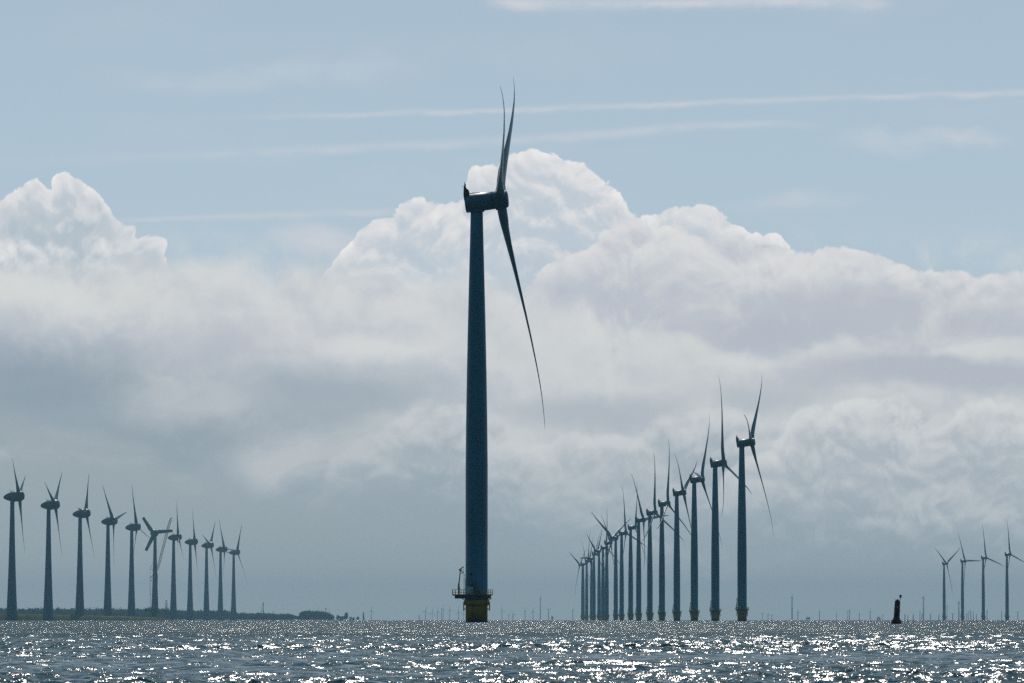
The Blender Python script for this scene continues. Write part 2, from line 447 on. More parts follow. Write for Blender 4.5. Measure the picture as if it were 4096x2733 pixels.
# ------------------------------------------------------------------ water
def build_water():
    rng = np.random.default_rng(3)
    # radii: fine chop out to 700 m, then coarser to the horizon
    r = [0.4]
    while r[-1] < 34: r.append(r[-1] * 1.07)
    while r[-1] < 210: r.append(r[-1] * 1.0009)
    while r[-1] < 400: r.append(r[-1] * 1.0018)
    while r[-1] < 900: r.append(r[-1] * 1.004)
    while r[-1] < 60000: r.append(r[-1] * 1.012)
    r = np.array(r)
    fine = np.arange(-R(7.0), R(7.0), 0.00045)
    midp = np.arange(R(7.0), R(20), 0.0025)
    wide = np.linspace(R(20), 2 * math.pi - R(20), 50)
    midn = 2 * math.pi - midp[::-1]
    th = np.concatenate([fine, midp, wide[1:-1], midn])
    nr, nt = len(r), len(th)
    print('water', nr, nt, nr * nt)
    rr, tt = np.meshgrid(r, th, indexing='ij')
    X = (rr * np.sin(tt)).ravel(); Yy = (rr * np.cos(tt)).ravel(); rf = rr.ravel()
    dr = np.gradient(r); DR = np.repeat(dr, nt)
    Z = np.zeros_like(X); DX = np.zeros_like(X); DY = np.zeros_like(X)
    sel = np.where((rf > 25) & (rf < 1500) & (np.abs(((tt.ravel() + math.pi) % (2 * math.pi)) - math.pi) < R(20)))[0]
    x, y, d_ = X[sel], Yy[sel], DR[sel]
    z = np.zeros_like(x); dx = np.zeros_like(x); dy = np.zeros_like(x)
    # gusts: patches of steeper and calmer chop
    g = np.zeros_like(x)
    for L in (9, 17, 31, 60):
        for _ in range(3):
            a = rng.uniform(0, 2 * math.pi); p = rng.uniform(0, 6.28)
            g += np.sin((x * math.cos(a) + y * math.sin(a) * 0.5) * 2 * math.pi / L + p)
    g = 1.0 + 0.10 * g
    wind = R(200)      # waves run mostly along the view, crests across it
    nw = 90
    for i in range(nw):
        lam = 0.14 * (1.0 / 0.14) ** (i / (nw - 1)) * rng.uniform(0.92, 1.08)
        k = 2 * math.pi / lam
        spread = 0.9 if lam < 0.5 else 0.6
        a = wind + rng.normal(0, spread) + math.pi / 2 * 0
        kx, ky = math.sin(a), math.cos(a)
        slope = 0.034
        amp = slope / k
        wgt = np.clip((lam / d_ - 2.2) / 2.5, 0, 1) * amp * g
        ph = k * (kx * x + ky * y) + rng.uniform(0, 6.283)
        z += wgt * np.cos(ph)
        s = np.sin(ph) * wgt * 1.0
        dx -= s * kx; dy -= s * ky
    Z[sel] = z; DX[sel] = dx; DY[sel] = dy
    co = np.empty((nr * nt + 1, 3), np.float32)
    co[:-1, 0] = X + DX; co[:-1, 1] = Yy + DY; co[:-1, 2] = Z
    co[-1] = (0, 0, 0)
    i = np.arange(nr - 1)[:, None] * nt; j = np.arange(nt)[None, :]; j2 = (j + 1) % nt
    quads = np.stack([i + j, i + nt + j, i + nt + j2, i + j2], -1).reshape(-1, 4)[:, ::-1]
    tris = np.stack([np.arange(nt), (np.arange(nt) + 1) % nt, np.full(nt, nr * nt)], -1)[:, ::-1]
    me = bpy.data.meshes.new('water')
    me.vertices.add(len(co)); me.vertices.foreach_set('co', co.ravel())
    nl = quads.size + tris.size
    me.loops.add(nl)
    me.loops.foreach_set('vertex_index', np.concatenate([quads.ravel(), tris.ravel()]).astype(np.int32))
    npoly = len(quads) + len(tris)
    me.polygons.add(npoly)
    st = np.concatenate([np.arange(len(quads)) * 4, quads.size + np.arange(len(tris)) * 3]).astype(np.int32)
    me.polygons.foreach_set('loop_start', st)
    me.polygons.foreach_set('use_smooth', np.ones(npoly, bool))
    me.update(calc_edges=False)
    me.flip_normals() if me.polygons[npoly // 2].normal.z < 0 else None
    m = bpy.data.materials.new('lake_water')
    m.use_nodes = True
    t = m.node_tree; N = NT(t); b = t.nodes['Principled BSDF']
    g_ = N.new('ShaderNodeNewGeometry')
    P = g_.outputs['Position']; Nn = g_.outputs['Normal']
    # ripples: random slopes at several scales, added to the surface normal
    def slope(scale, stretch, detail, kx, ky):
        n = N.noise(N.vm('MULTIPLY', P, stretch), scale, detail, 0.62, out='Color')
        return N.vm('MULTIPLY', N.vm('SUBTRACT', n, (0.5, 0.5, 0.5)), (kx, ky, 0))
    s = N.vm('ADD', slope(75.0, (1, 0.7, 1), 1, 0.74, 0.72), slope(20.0, (1, 0.8, 1), 1, 0.58, 0.60))
    s = N.vm('ADD', s, slope(1.6, (1, 0.8, 1), 2, 0.65, 0.75))
    sx, sy, sz = N.sep(s)
    # farther out the chop is finer than the mesh: there the ripples carry the whole slope,
    # and what shows above the crests are the faces turned this way
    far = N.step(N.vm('LENGTH', P), 90.0, 230.0, False)
    big = N.noise(N.vm('MULTIPLY', P, (1, 0.25, 1)), 0.55, 3, 0.6)
    big = N.m('MULTIPLY_ADD', N.step(big, 0.36, 0.64), 0.34, 0.30)
    fold = N.m('MULTIPLY_ADD', N.m('MULTIPLY', N.m('ABSOLUTE', sy), big), -1.6, -0.17)
    sy2 = N.m('ADD', N.m('MULTIPLY', sy, N.m('SUBTRACT', 1.0, far)), N.m('MULTIPLY', fold, far))
    s = N.xyz(sx, sy2, 0.0)
    nn = N.vm('NORMALIZE', N.vm('ADD', Nn, s))
    t.links.new(nn, b.inputs['Normal'])
    fm = N.noise(N.vm('MULTIPLY', P, (1.0, 0.16, 1)), 0.75, 6, 0.68)
    fm2 = N.noise(P, 18.0, 3, 0.6)
    foam = N.m('MULTIPLY', N.step(fm, 0.635, 0.72), N.step(fm2, 0.35, 0.6))
    wc = N.mix(N.noise(P, 0.4, 3), (0.006, 0.045, 0.065), (0.014, 0.048, 0.046))
    t.links.new(N.mix(foam, wc, (0.55, 0.60, 0.62)), b.inputs['Base Color'])
    t.links.new(N.m('MULTIPLY_ADD', foam, 0.35, 0.16), b.inputs['Roughness'])
    b.inputs['IOR'].default_value = 1.333
    me.materials.append(m)
    link('water', me, kind='structure')
build_water()

# ------------------------------------------------------------------ offshore turbines
def airfoil(chord, thick, n=18):
    """closed section: chord along y (leading edge at 0.3 chord forward), thickness along x"""
    pts = []
    for k in range(n):
        a = 2 * math.pi * k / n
        c_ = math.cos(a); s_ = math.sin(a)
        # sharp trailing edge at -y
        yy = 0.5 * chord * c_
        w = (0.5 + 0.5 * c_) ** 0.55 if thick < chord * 0.7 else 1.0
        pts.append((0.5 * thick * s_ * (0.25 + 0.95 * w) if thick < chord * 0.7 else 0.5 * thick * s_, yy))
    off = 0.0 if thick >= chord * 0.7 else -0.18 * chord
    return [(x_, y_ + off) for x_, y_ in pts]
def interp(x, xs, ys): return float(np.interp(x, xs, ys))
def blade_mesh(name, Rr, rs, ch, th, tw, pb, mat, nsec=34, r0=1.6, pre=None):
    b = MB(); prev = None
    for i in range(nsec):
        t_ = i / (nsec - 1)
        rr = r0 + (Rr - r0) * (t_ ** 1.0)
        f = rr / Rr
        c_ = interp(f, rs, ch); h_ = interp(f, rs, th); a = R(interp(f, rs, tw)); p = interp(f, [q[0] for q in pb], [q[1] for q in pb])
        pts = []
        for (x_, y_) in airfoil(c_, h_):
            X_ = x_ * math.cos(a) + y_ * math.sin(a); Y_ = -x_ * math.sin(a) + y_ * math.cos(a)
            pts.append((X_ + p, Y_, rr))
        k = b.ring(pts, prev)
        if i == 0: b.cap(k, len(pts), True)
        if i == nsec - 1: b.cap(k, len(pts))
        prev = k
    return b.mesh(name, mat)
PB = [(0, 0), (.1, .35), (.2, .95), (.36, 2.0), (.5, 2.9), (.6, 3.5), (.69, 3.95), (.77, 4.3), (.84, 4.5), (.92, 4.55), (1, 4.4)]
BL = blade_mesh('blade', 53.0, [0, .04, .1, .18, .3, .5, .75, .93, .985, 1.0], [2.2, 2.25, 2.7, 3.3, 2.9, 2.1, 1.25, 0.7, 0.4, 0.1],
                [2.2, 2.2, 1.9, 1.15, 0.8, 0.48, 0.26, 0.13, 0.08, 0.03], [30, 28, 24, 20, 14, 8, 4, 1, 0, 0], PB, M['blade'])
# tower
tw = MB()
tw.lathe([(2.62, 5.9), (2.62, 6.15), (2.5, 6.2), (2.5, 20), (2.5, 35), (2.38, 46), (2.22, 56), (2.02, 66), (1.78, 76), (1.5, 87), (1.36, 93.1)], 40)
for z_ in (13.0, 35.2, 60.1): 
    rr_ = interp(z_, [6, 35, 56, 76, 93], [2.5, 2.5, 2.22, 1.78, 1.36])
    tw.lathe([(rr_ + .015, z_ - .06), (rr_ + .03, z_), (rr_ + .015, z_ + .06)], 40, caps=False)
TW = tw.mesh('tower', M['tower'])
# transition piece
tp = MB()
tp.lathe([(2.48, 0.45), (2.48, 5.35)], 40)
tp.lathe([(2.82, 3.85), (2.9, 3.9), (2.9, 4.75), (2.6, 5.4), (2.6, 5.9)], 40)
TP = tp.mesh('transition_piece', M['yellow'])
al = MB(); al.lathe([(2.46, -2.5), (2.5, -1), (2.5, 0.45)], 40)
AL = al.mesh('waterline_band', M['algae'])
def fender_mesh(sx):
    fe = MB()
    for y_ in (-1.2, -0.4): fe.tube((sx * 2.9, y_, 2.6), (sx * 2.9, y_, 4.6), 0.12, n=8)
    for z_ in (2.9, 3.4): fe.tube((sx * 2.9, -1.3, z_), (sx * 2.9, -.3, z_), 0.1, n=6)
    fe.tube((sx * 2.4, -.8, 3.0), (sx * 2.95, -.8, 3.0), 0.12, n=6)
    return fe.mesh('fender', M['yellow'])
FEL, FER = fender_mesh(-1), fender_mesh(1)
fe = MB(); fe.tube((1.9, -1.9, 1.8), (2.4, -2.1, 3.9), 0.16, n=8); fe.tube((2.4, -2.1, 3.85), (2.3, -1.8, 5.2), .12, n=8)
JT = fe.mesh('cable_pipe', M['yellow'])

def oct_pts(rad, ext):
    P = [(rad * math.cos(a), rad * math.sin(a)) for a in [R(22.5 + 45 * k) for k in range(8)]]
    if ext:
        # protruding crane bay on the left
        P = [p for p in P if not (p[0] < -rad * .8)]
        left = [(-rad * .75, rad * .62), (-ext, rad * .62), (-ext, -rad * .62), (-rad * .75, -rad * .62)]
        up = [p for p in P if p[1] > 0]; dn = [p for p in P if p[1] <= 0]
        up.sort(key=lambda p: -p[0]); dn.sort(key=lambda p: p[0])
        P = up + left + dn
    return P
def platform(ext):
    P = oct_pts(3.85, ext)
    d = MB(); d.prism(P, 6.02, 6.17)
    lip = MB()
    # skirt beams beneath the deck
    d.prism([(p[0] * .91, p[1] * .91) for p in P], 5.35, 6.0)
    for k in range(8):
        a = R(45 * k)
        d.tube((2.5 * math.cos(a), 2.5 * math.sin(a), 4.9), (3.4 * math.cos(a), 3.4 * math.sin(a), 5.4), .09)
    r_ = MB()
    n = len(P)
    for k in range(n):
        a, b_ = Vector((*P[k], 0)), Vector((*P[(k + 1) % n], 0))
        L = (b_ - a).length; m_ = max(1, round(L / 0.62))
        for j in range(m_):
            q = a.lerp(b_, j / m_)
            r_.tube((q.x, q.y, 6.17), (q.x, q.y, 7.38), 0.065 if j else .08, n=5)
        for h in (6.75, 7.36):
            r_.tube((a.x, a.y, h), (b_.x, b_.y, h), 0.045, n=5)
        r_.tube((a.x, a.y, 6.26), (b_.x, b_.y, 6.26), 0.09, n=4)
    return d.mesh('platform', M['deck']), r_.mesh('railing', M['rail'])
PF1, RL1 = platform(5.4)
PF0, RL0 = platform(None)
# davit crane
dc = MB()
dc.lathe([(.22, 6.17), (.22, 7.5), (.30, 7.55), (.30, 7.75)], 12, Matrix.Translation((-4.0, -.6, 0)))
dc.tube((-4.05, -.6, 7.7), (-4.0, -.6, 9.0), .26, .17, 8)
dc.tube((-3.98, -.6, 8.6), (-3.66, -.6, 11.7), .13, .13, 8)
dc.box(-4.0, -3.3, -.85, -.35, 11.6, 11.85)
dc.tube((-3.95, -.6, 11.75), (-2.95, -1.9, 12.5), .16, .11, 8)
dc.tube((-3.25, -.9, 10.9), (-3.35, -.6, 11.6), .1, .1, 6)
dc.tube((-2.98, -1.85, 12.4), (-2.98, -1.85, 11.4), .03, .03, 4)
dc.lathe([(.05, 0), (.12, .1), (.12, .3), (.05, .4)], 8, Matrix.Translation((-2.98, -1.85, 11.05)))
DC = dc.mesh('davit_crane', M['rail'])
# container on the deck, stair, landing, ladder
cb = MB(); cb.box(-2.25, -.75, -3.45, -2.35, 6.5, 7.95); cb.box(-2.1, -.6, -3.3, -2.4, 6.17, 6.5)
cb.box(-2.32, -.68, -3.52, -2.28, 7.95, 8.0)
for k in range(5): cb.box(-2.1 + k * .28, -2.04 + k * .28, -3.48, -3.45, 6.6, 7.85)
CB = cb.mesh('equipment_container', M['box'])
sr = MB()
Ms = Matrix.Translation((0, -2.75, 0))
for sy in (0, .8):
    sr.tube((-.9, -3.35 + sy, 8.6), (.95, -3.35 + sy, 6.2), .09, n=5)
    sr.tube((-.9, -3.35 + sy, 9.5), (.95, -3.35 + sy, 7.1), .035, n=5)
for k in range(9):
    t_ = k / 8; sr.box(-.95 + 1.85 * t_, -.65 + 1.85 * t_, -3.35, -2.55, 8.58 - 2.4 * t_, 8.62 - 2.4 * t_)
sr.box(-2.5, -.85, -3.4, -2.1, 8.5, 8.58)
for x_ in (-2.5, -1.7, -.9): sr.tube((x_, -3.4, 8.58), (x_, -3.4, 9.65), .035, n=5)
for h_ in (9.1, 9.65): sr.tube((-2.5, -3.4, h_), (-.9, -3.4, h_), .03, n=5)
for x_ in (-2.45, -.9): sr.tube((x_, -3.3, 6.17), (x_, -3.3, 8.5), .06, n=5)
SR = sr.mesh('access_stair', M['dark'])
ld = MB()
for x_ in (-2.85, -2.62): ld.tube((x_, -1.6, 6.2), (x_, -1.6, 10.9), .035, n=5)
for k in range(15): ld.tube((-2.85, -1.6, 6.5 + k * .31), (-2.62, -1.6, 6.5 + k * .31), .02, n=4)
LD = ld.mesh('ladder', M['dark'])
ht = MB(); ht.lathe([(.22, 0), (.26, .05), (.26, .3), (.2, .34)], 14, Matrix.Translation((-1.35, -2.1, 10.9)) @ Matrix.Rotation(R(90), 4, 'X'))
HT = ht.mesh('lamp', M['dark'])
# nacelle (axis along +x, hub centre at origin of its own frame)
RX = Matrix.Rotation(R(90), 4, 'Y')
nc = MB()
nc.lathe([(1.0, -8.05), (1.75, -8.0), (1.97, -7.7), (2.05, -7.0), (2.07, -5.0), (2.07, -2.35), (2.02, -2.3), (2.02, -1.55)], 40, RX)
nc.lathe([(2.1, -3.75), (2.1, -3.65)], 40, RX, caps=False)
nc.box(-6.9, -4.3, -.5, .5, 2.02, 2.12); nc.box(-6.2, -5.5, -.3, .3, 2.1, 2.2)
nc.box(-7.9, -6.3, -1.2, 1.2, -2.1, -1.2)
nc.lathe([(1.5, -2.3), (1.6, -1.7)], 32, Matrix.Translation((-5.35, 0, 0)))
for s_ in (-1, 1): nc.box(-6.6, -3.8, s_ * 2.08 - .02, s_ * 2.08 + .02, -.10, .02)
NC = nc.mesh('nacelle', M['nacelle'])
cf = MB()
prof = [(-8.1, 0.6), (-6.95, 1.5), (-6.75, 1.95), (-6.9, 2.95), (-7.2, 3.1), (-7.45, 3.75), (-7.85, 3.8), (-8.12, 1.9)]
i0 = cf.ring([(a, -1.5, b) for a, b in prof]); i1 = cf.ring([(a, 1.5, b) for a, b in prof], i0, smooth=False)
cf.cap(i0, 8, True); cf.cap(i1, 8)
CF = cf.mesh('cooler', M['dark'])
wm = MB(); wm.tube((-7.6, 0, 3.7), (-7.6, 0, 4.8), .11, .07, 6); wm.tube((-8.35, 0, 3.95), (-7.5, 0, 3.95), .04, n=5); wm.box(-7.75, -7.4, -.2, .2, 3.9, 4.35)
wm.tube((-7.6, -.5, 4.3), (-7.6, .5, 4.3), .03, n=5)
WM = wm.mesh('weather_mast', M['dark'])
hb = MB()
hb.lathe([(1.98, -1.5), (2.03, -1.4), (2.03, 1.1), (1.95, 1.45), (1.7, 1.72), (1.1, 1.85), (.3, 1.9)], 40, RX)
for k in range(3):
    hb.lathe([(1.22, 1.2), (1.22, 2.25)], 24, Matrix.Rotation(R(120 * k), 4, 'X'))
HB = hb.mesh('hub', M['nacelle'])

TILT = R(6)
def turbine(hub, Y, psi, phi, label, group, ext=False):
    """hub: hub centre in the photograph; psi: yaw of the rotor axis; phi: rotor phase"""
    hx = world_x(hub[0], Y)
    s, c = math.sin(R(psi)), math.cos(R(psi))
    ov = 5.35
    tx, ty = hx - ov * math.cos(TILT) * c, Y + ov * math.cos(TILT) * s
    root = empty('wind_turbine', (tx, ty, 0), label=label, category='wind turbine')
    if group: root['group'] = group
    zt = world_z(hub[1], Y)
    sc_ = (zt - 1.1) / 95.0
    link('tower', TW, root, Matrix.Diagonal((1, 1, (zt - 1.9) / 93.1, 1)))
    t_ = link('transition_piece', TP, root); link('waterline_band', AL, t_); link('fender', FEL, t_); link('fender', FER, t_); link('cable_pipe', JT, t_)
    link('platform', PF1 if ext else PF0, root)
    link('railing', RL1 if ext else RL0, root)
    link('davit_crane', DC, root, None if ext else Matrix.Translation((.9, 0, 0)))
    link('equipment_container', CB, root); link('access_stair', SR, root); link('ladder', LD, root); link('lamp', HT, root)
    A = Matrix.Translation((ov * math.cos(TILT) * c, -ov * math.cos(TILT) * s, zt)) @ Matrix.Rotation(-R(psi), 4, 'Z') @ Matrix.Rotation(-TILT, 4, 'Y')
    n_ = link('nacelle', NC, root, A)
    link('cooler', CF, n_); link('weather_mast', WM, n_)
    B = A @ Matrix.Rotation(-R(phi), 4, 'X')
    link('hub', HB, root, B)
    for k in range(3):
        link('blade', BL, root, B @ Matrix.Rotation(-R(120 * k), 4, 'X'))
    return root
turbine((2001, 797), 1282, 2.5, 53.2, 'large dark backlit offshore turbine in the foreground on a yellow base with railed platform', None, ext=True)
GR = 'offshore turbines in the long row receding to the right of the main turbine'
ords = ['first', 'second', 'third', 'fourth', 'fifth', 'sixth', 'seventh', 'eighth', 'ninth', 'tenth', 'eleventh', 'twelfth', 'thirteenth', 'fourteenth', 'fifteenth', 'sixteenth', 'seventeenth', 'eighteenth']
ROW = [((3007, 1769.5), 3032, 10.5, 44, 'nearest and tallest turbine of the receding row, at its right end'),
 ((2895, 1853), 3431, 15, 111, 'second turbine from the near right end of the receding row, one blade straight up'),
 ((2808, 1917), 3819, 12.5, 33, 'third turbine from the near right end of the receding row'),
 ((2735, 1971), 4230, 12.5, 61, 'fourth turbine from the near right end of the receding row, two raised blades'),
 ((2672, 2015), 4629, 20.5, 5, 'fifth turbine from the near right end of the receding row, one upright blade'),
 ((2621, 2051), 5016, 25.5, 119, 'sixth turbine from the near right end of the receding row, one upright blade'),
 ((2575, 2080), 5377, 24.5, 85, 'seventh turbine from the near right end of the receding row, one blade straight down'),
 ((2543, 2110), 5811, 6.5, 20, 'eighth turbine from the near right end of the receding row'),
 ((2504.5, 2133), 6248, 21.5, 108, 'ninth turbine from the near right end of the receding row'),
 ((2447, 2152), 6591, 212.5, 56, 'tenth turbine from the near end of the receding row, its rotor turned to the left'),
 ((2443, 2172), 7019, 20.5, 71, 'eleventh turbine from the near right end of the receding row'),
 ((2427, 2191), 7429, 19.5, 2, 'twelfth turbine from the near right end of the receding row'),
 ((2381, 2204), 7833, 194, 62, 'thirteenth turbine from the near end of the receding row, its rotor turned to the left'),
 ((2390, 2217), 8230, 16, 33, 'fourteenth turbine from the near right end of the receding row'),
 ((2352, 2234), 8630, 190, 91, 'fifteenth turbine from the near end of the receding row, its rotor turned to the left'),
 ((2360, 2243), 8900, 7, 40, 'sixteenth turbine from the near right end of the receding row'),
 ((2345, 2256), 9350, 14, 75, 'seventeenth turbine from the near right end, last but one of the receding row'),
 ((2318, 2260), 9750, 200, 65, 'farthest and smallest turbine of the receding row, at its left end')]
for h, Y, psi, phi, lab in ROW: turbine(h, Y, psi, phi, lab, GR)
RR = [((4040, 2218), 8188, 27.5, 107, 'rightmost of the four turbines near the right edge of the photo'),
 ((3944, 2232), 8647, 30, 105, 'second from the right of the four turbines near the right edge'),
 ((3860, 2245), 9122, 31.5, 90, 'turbine with a level blade pointing right, second from the left of the right group'),
 ((3786, 2255), 9523, 33, 59, 'leftmost of the four turbines at the right, its two upper blades forming a V')]
for h, Y, psi, phi, lab in RR: turbine(h, Y, psi, phi, lab, 'four offshore turbines at the right edge')

# ------------------------------------------------------------------ big turbines on the dike
et = MB(); et.lathe([(6.5, -1), (6.2, 3), (5.75, 10), (4.95, 28), (4.3, 45), (3.72, 63), (3.25, 80), (2.8, 98), (2.45, 115), (2.2, 131.5)], 36)
for z_ in range(14, 130, 8):
    rr_ = interp(z_, [0, 10, 28, 63, 98, 131], [6.3, 5.75, 4.95, 3.72, 2.8, 2.2])
    et.lathe([(rr_, z_ - .1), (rr_ + .04, z_), (rr_, z_ + .1)], 36, caps=False)
ET = et.mesh('tower', M['concrete'])
en = MB(); en.lathe([(.25, -18.2), (1.1, -17.8), (2.2, -16.6), (3.4, -14.5), (4.4, -12.0), (5.1, -9.2), (5.55, -6.4), (5.75, -4.2), (5.75, -3.1)], 36, RX)
en.lathe([(2.35, -5.6), (2.7, -3.8)], 28, Matrix.Translation((-8.3, 0, -.4)))
EN = en.mesh('nacelle', M['egg'])
eh = MB(); eh.lathe([(5.7, -3.0), (5.72, -1.2), (5.6, .6), (5.1, 2.4), (4.2, 3.8), (2.8, 4.7), (1.2, 5.1), (.3, 5.15)], 36, RX)
EH = eh.mesh('hub', M['egg'])
ea = MB()
ea.tube((-9, 0, 5), (-9, 0, 7.6), .12, .08, 5); ea.tube((-9.9, 0, 4.8), (-10.6, 0, 8.6), .14, .08, 5); ea.box(-9.3, -8.0, -.6, .6, 4.8, 5.9)
ea.tube((-8.2, 0, 5.3), (-6.4, 0, 6.8), .12, .08, 5); ea.tube((-10.9, 0, 7.3), (-9.4, 0, 6.9), .09, .09, 5)
EA = ea.mesh('weather_mast', M['dark'])
EB = blade_mesh('blade', 63.5, [0, .07, .11, .17, .3, .5, .75, .93, 1.0], [4.6, 4.6, 5.6, 5.3, 4.2, 3.0, 1.8, 1.1, 0.5],
                [3.6, 3.4, 2.4, 1.7, 1.1, .7, .4, .22, .1], [52, 50, 46, 38, 30, 22, 15, 9, 6], [(0, 0), (.3, .1), (.7, .5), (.97, 1.2), (1, .1)], M['eblade'], r0=4.2)
EBS = blade_mesh('blade', 30.0, [0, .12, .2, .32, .5, .8, 1.0], [3.4, 3.4, 6.0, 6.4, 5.6, 4.8, 4.4],
                [3.0, 3.0, 2.4, 1.9, 1.4, 1.0, .85], [8, 8, 8, 8, 8, 8, 8], [(0, 0), (1, .3)], M['eblade'], nsec=16, r0=4.2)
ETILT = R(5)
def etower(hub, Y, psi, phi, label, stub=False, spin=None):
    hx = world_x(hub[0], Y); s, c = math.sin(R(psi)), math.cos(R(psi)); ov = 8.3
    zt = world_z(hub[1], Y)
    tx, ty = hx - ov * c, Y + ov * s
    root = empty('wind_turbine', (tx, ty, 0), label=label, category='wind turbine', group='large turbines with egg shaped nacelles along the dike')
    link('tower', ET, root, Matrix.Diagonal((1, 1, zt / 135.0, 1)))
    A = Matrix.Translation((ov * c, -ov * s, zt)) @ Matrix.Rotation(-R(psi), 4, 'Z') @ Matrix.Rotation(-ETILT, 4, 'Y')
    n_ = link('nacelle', EN, root, A); link('weather_mast', EA, n_)
    link('hub', EH, root, A)
    B = A @ Matrix.Rotation(-R(phi), 4, 'X')
    for k in range(3):
        link('blade', EBS if stub else EB, root, B @ Matrix.Rotation(-R(120 * k), 4, 'X'))
EL = [((80, 1985), 6181, 2, 68), ((223, 2019), 6635, 6.5, 52), ((347, 2054), 7178, 5.5, 35), ((456, 2084.5), 7728, 13, 78), ((550, 2108), 8214, 10.5, 104),
      ((616, 2133), 8802, 100, 85), ((715.6, 2149), 9225, 1.5, 7), ((781, 2167), 9752, -1.5, 95), ((845, 2181), 10206, 10.5, 45), ((900, 2197), 10779, 11, 91), ((951, 2209), 11253, 19.5, 29)]
wd = ['nearest and leftmost large turbine standing behind the grass dike', 'second large turbine from the left edge, behind the grass dike',
      'third large turbine from the left edge, one blade pointing straight up', 'fourth large turbine from the left edge, one blade pointing right and slightly up',
      'fifth large turbine from the left edge, just left of the one with stub blades', 'large turbine under repair with short blunt stub blades beside the lattice crane',
      'seventh large turbine from the left edge, its wide blade straight up, right of the crane', 'eighth large turbine from the left edge, in front of the far woodland',
      'ninth large turbine from the left edge, in front of the far woodland', 'last but one large turbine of the dike row, its blade reaching the last one',
      'farthest and rightmost large turbine of the dike row before the woodland']
for (h, Y, psi, phi), lab in zip(EL, wd): etower(h, Y, psi, phi, lab, stub=(psi == 100))

# ------------------------------------------------------------------ crawler crane at the stub-bladed turbine
def truss(mb, a, b_, w, seg, rc=.14, rd=.08, taper=(1, 1)):
    a, b_ = Vector(a), Vector(b_); d = (b_ - a); L = d.length; d.normalize()
    side = Vector((0, 1, 0)); up = d.cross(side).normalized()
    n = max(2, int(L / seg))
    def corner(t_, k):
        f = min(1, t_ / .06 if t_ < .06 else 1, (1 - t_) / .06 + .15 if t_ > .94 else 1); f = max(f, .25)
        sx, sy = ((-1, -1), (1, -1), (1, 1), (-1, 1))[k]
        return a.lerp(b_, t_) + up * (sx * w / 2 * f) + side * (sy * w / 2 * f)
    for j in range(n):
        t0, t1 = j / n, (j + 1) / n
        for k in range(4):
            mb.tube(corner(t0, k), corner(t1, k), rc, n=4)
            mb.tube(corner(t0, k), corner(t1, (k + 1) % 4), rd, n=3)
            mb.tube(corner(t0, (k + 1) % 4), corner(t1, k), rd, n=3)
            mb.tube(corner(t1, k), corner(t1, (k + 1) % 4), rd, n=3)
YC = 8720.0
def PC(x_, y_, dy=0): return (world_x(x_, YC), YC + dy, world_z(y_, YC))
cr = empty('crawler_crane', (world_x(622, YC), YC, 0), label='tall lattice boom crane beside the turbine with stub blades', category='crane')
cinv = Matrix.Translation(-Vector(cr.location))
def cpart(name, mb, mat, parent=None):
    me = mb.mesh(name, mat); me.transform(cinv); return link(name, me, parent or cr)
mb = MB(); truss(mb, PC(622, 2468), PC(628, 2290), 3.0, 3.2, .3, .16); cpart('main_boom', mb, M['dark'])
mb = MB(); truss(mb, PC(629, 2286), PC(683, 2076), 3.0, 3.0, .24, .15); jb = cpart('luffing_jib', mb, M['lattice'])
mb = MB(); mb.tube(PC(681, 2077), PC(689, 2070), .7, .3, 6); mb.tube(PC(689, 2070), PC(688, 2077), .2, .2, 5); cpart('jib_head', mb, M['dark'], jb)
mb = MB(); mb.tube(PC(628, 2288), PC(601, 2276), .45, .35, 6); mb.tube(PC(628, 2290), PC(601, 2313), .5, .6, 6); cpart('strut', mb, M['dark'])
mb = MB()
mb.tube(PC(601, 2276), PC(682, 2077), .10, n=4)
mb.tube(PC(601, 2276), PC(602, 2462), .16, n=4); mb.tube(PC(601, 2313), PC(606, 2462), .12, n=4); mb.tube(PC(613, 2253), PC(601, 2276), .14, n=4)
mb.tube(PC(688, 2077), PC(688, 2085), .12, n=4)
cpart('cable', mb, M['dark'])
mb = MB(); mb.lathe([(.3, 0), (.8, .5), (.8, 2.0), (.3, 2.6)], 8, Matrix.Translation(PC(605.5, 2326))); mb.lathe([(.3, 0), (.6, .5), (.6, 2.0), (.3, 2.6)], 8, Matrix.Translation(PC(602.5, 2379)))
mb.lathe([(.2, 0), (.5, .5), (.5, 1.2), (.2, 1.6)], 8, Matrix.Translation(PC(688, 2088)))
cpart('hook_block', mb, M['dark'])
mb = MB(); bx, by, bz = PC(618, 2446); mb.box(bx - 14, bx + 5, by - 3, by + 3, bz, bz + 2.0); mb.box(bx - 14, bx - 8, by - 3.5, by + 3.5, bz + 2.0, bz + 4.4); mb.box(bx - 2, bx + 4, by - 3, by - 1, bz + 2, bz + 4.5)
cpart('crane_body', mb, M['dark'])
mb = MB()
for s_ in (-1, 1):
    mb.prism([(bx - 8, -1.5), (bx - 7, -2.2), (bx + 7, -2.2), (bx + 8, -1.5), (bx + 8, -.6), (bx + 7, 0), (bx - 7, 0), (bx - 8, -.6)], -1, 1,
             Matrix.Translation((0, by + s_ * 4, bz)) @ Matrix.Rotation(R(90), 4, 'X'))
mb.box(bx - 3, bx + 3, by - 3, by + 3, bz - 8, bz - .2)
cpart('crawler_track', mb, M['dark'])
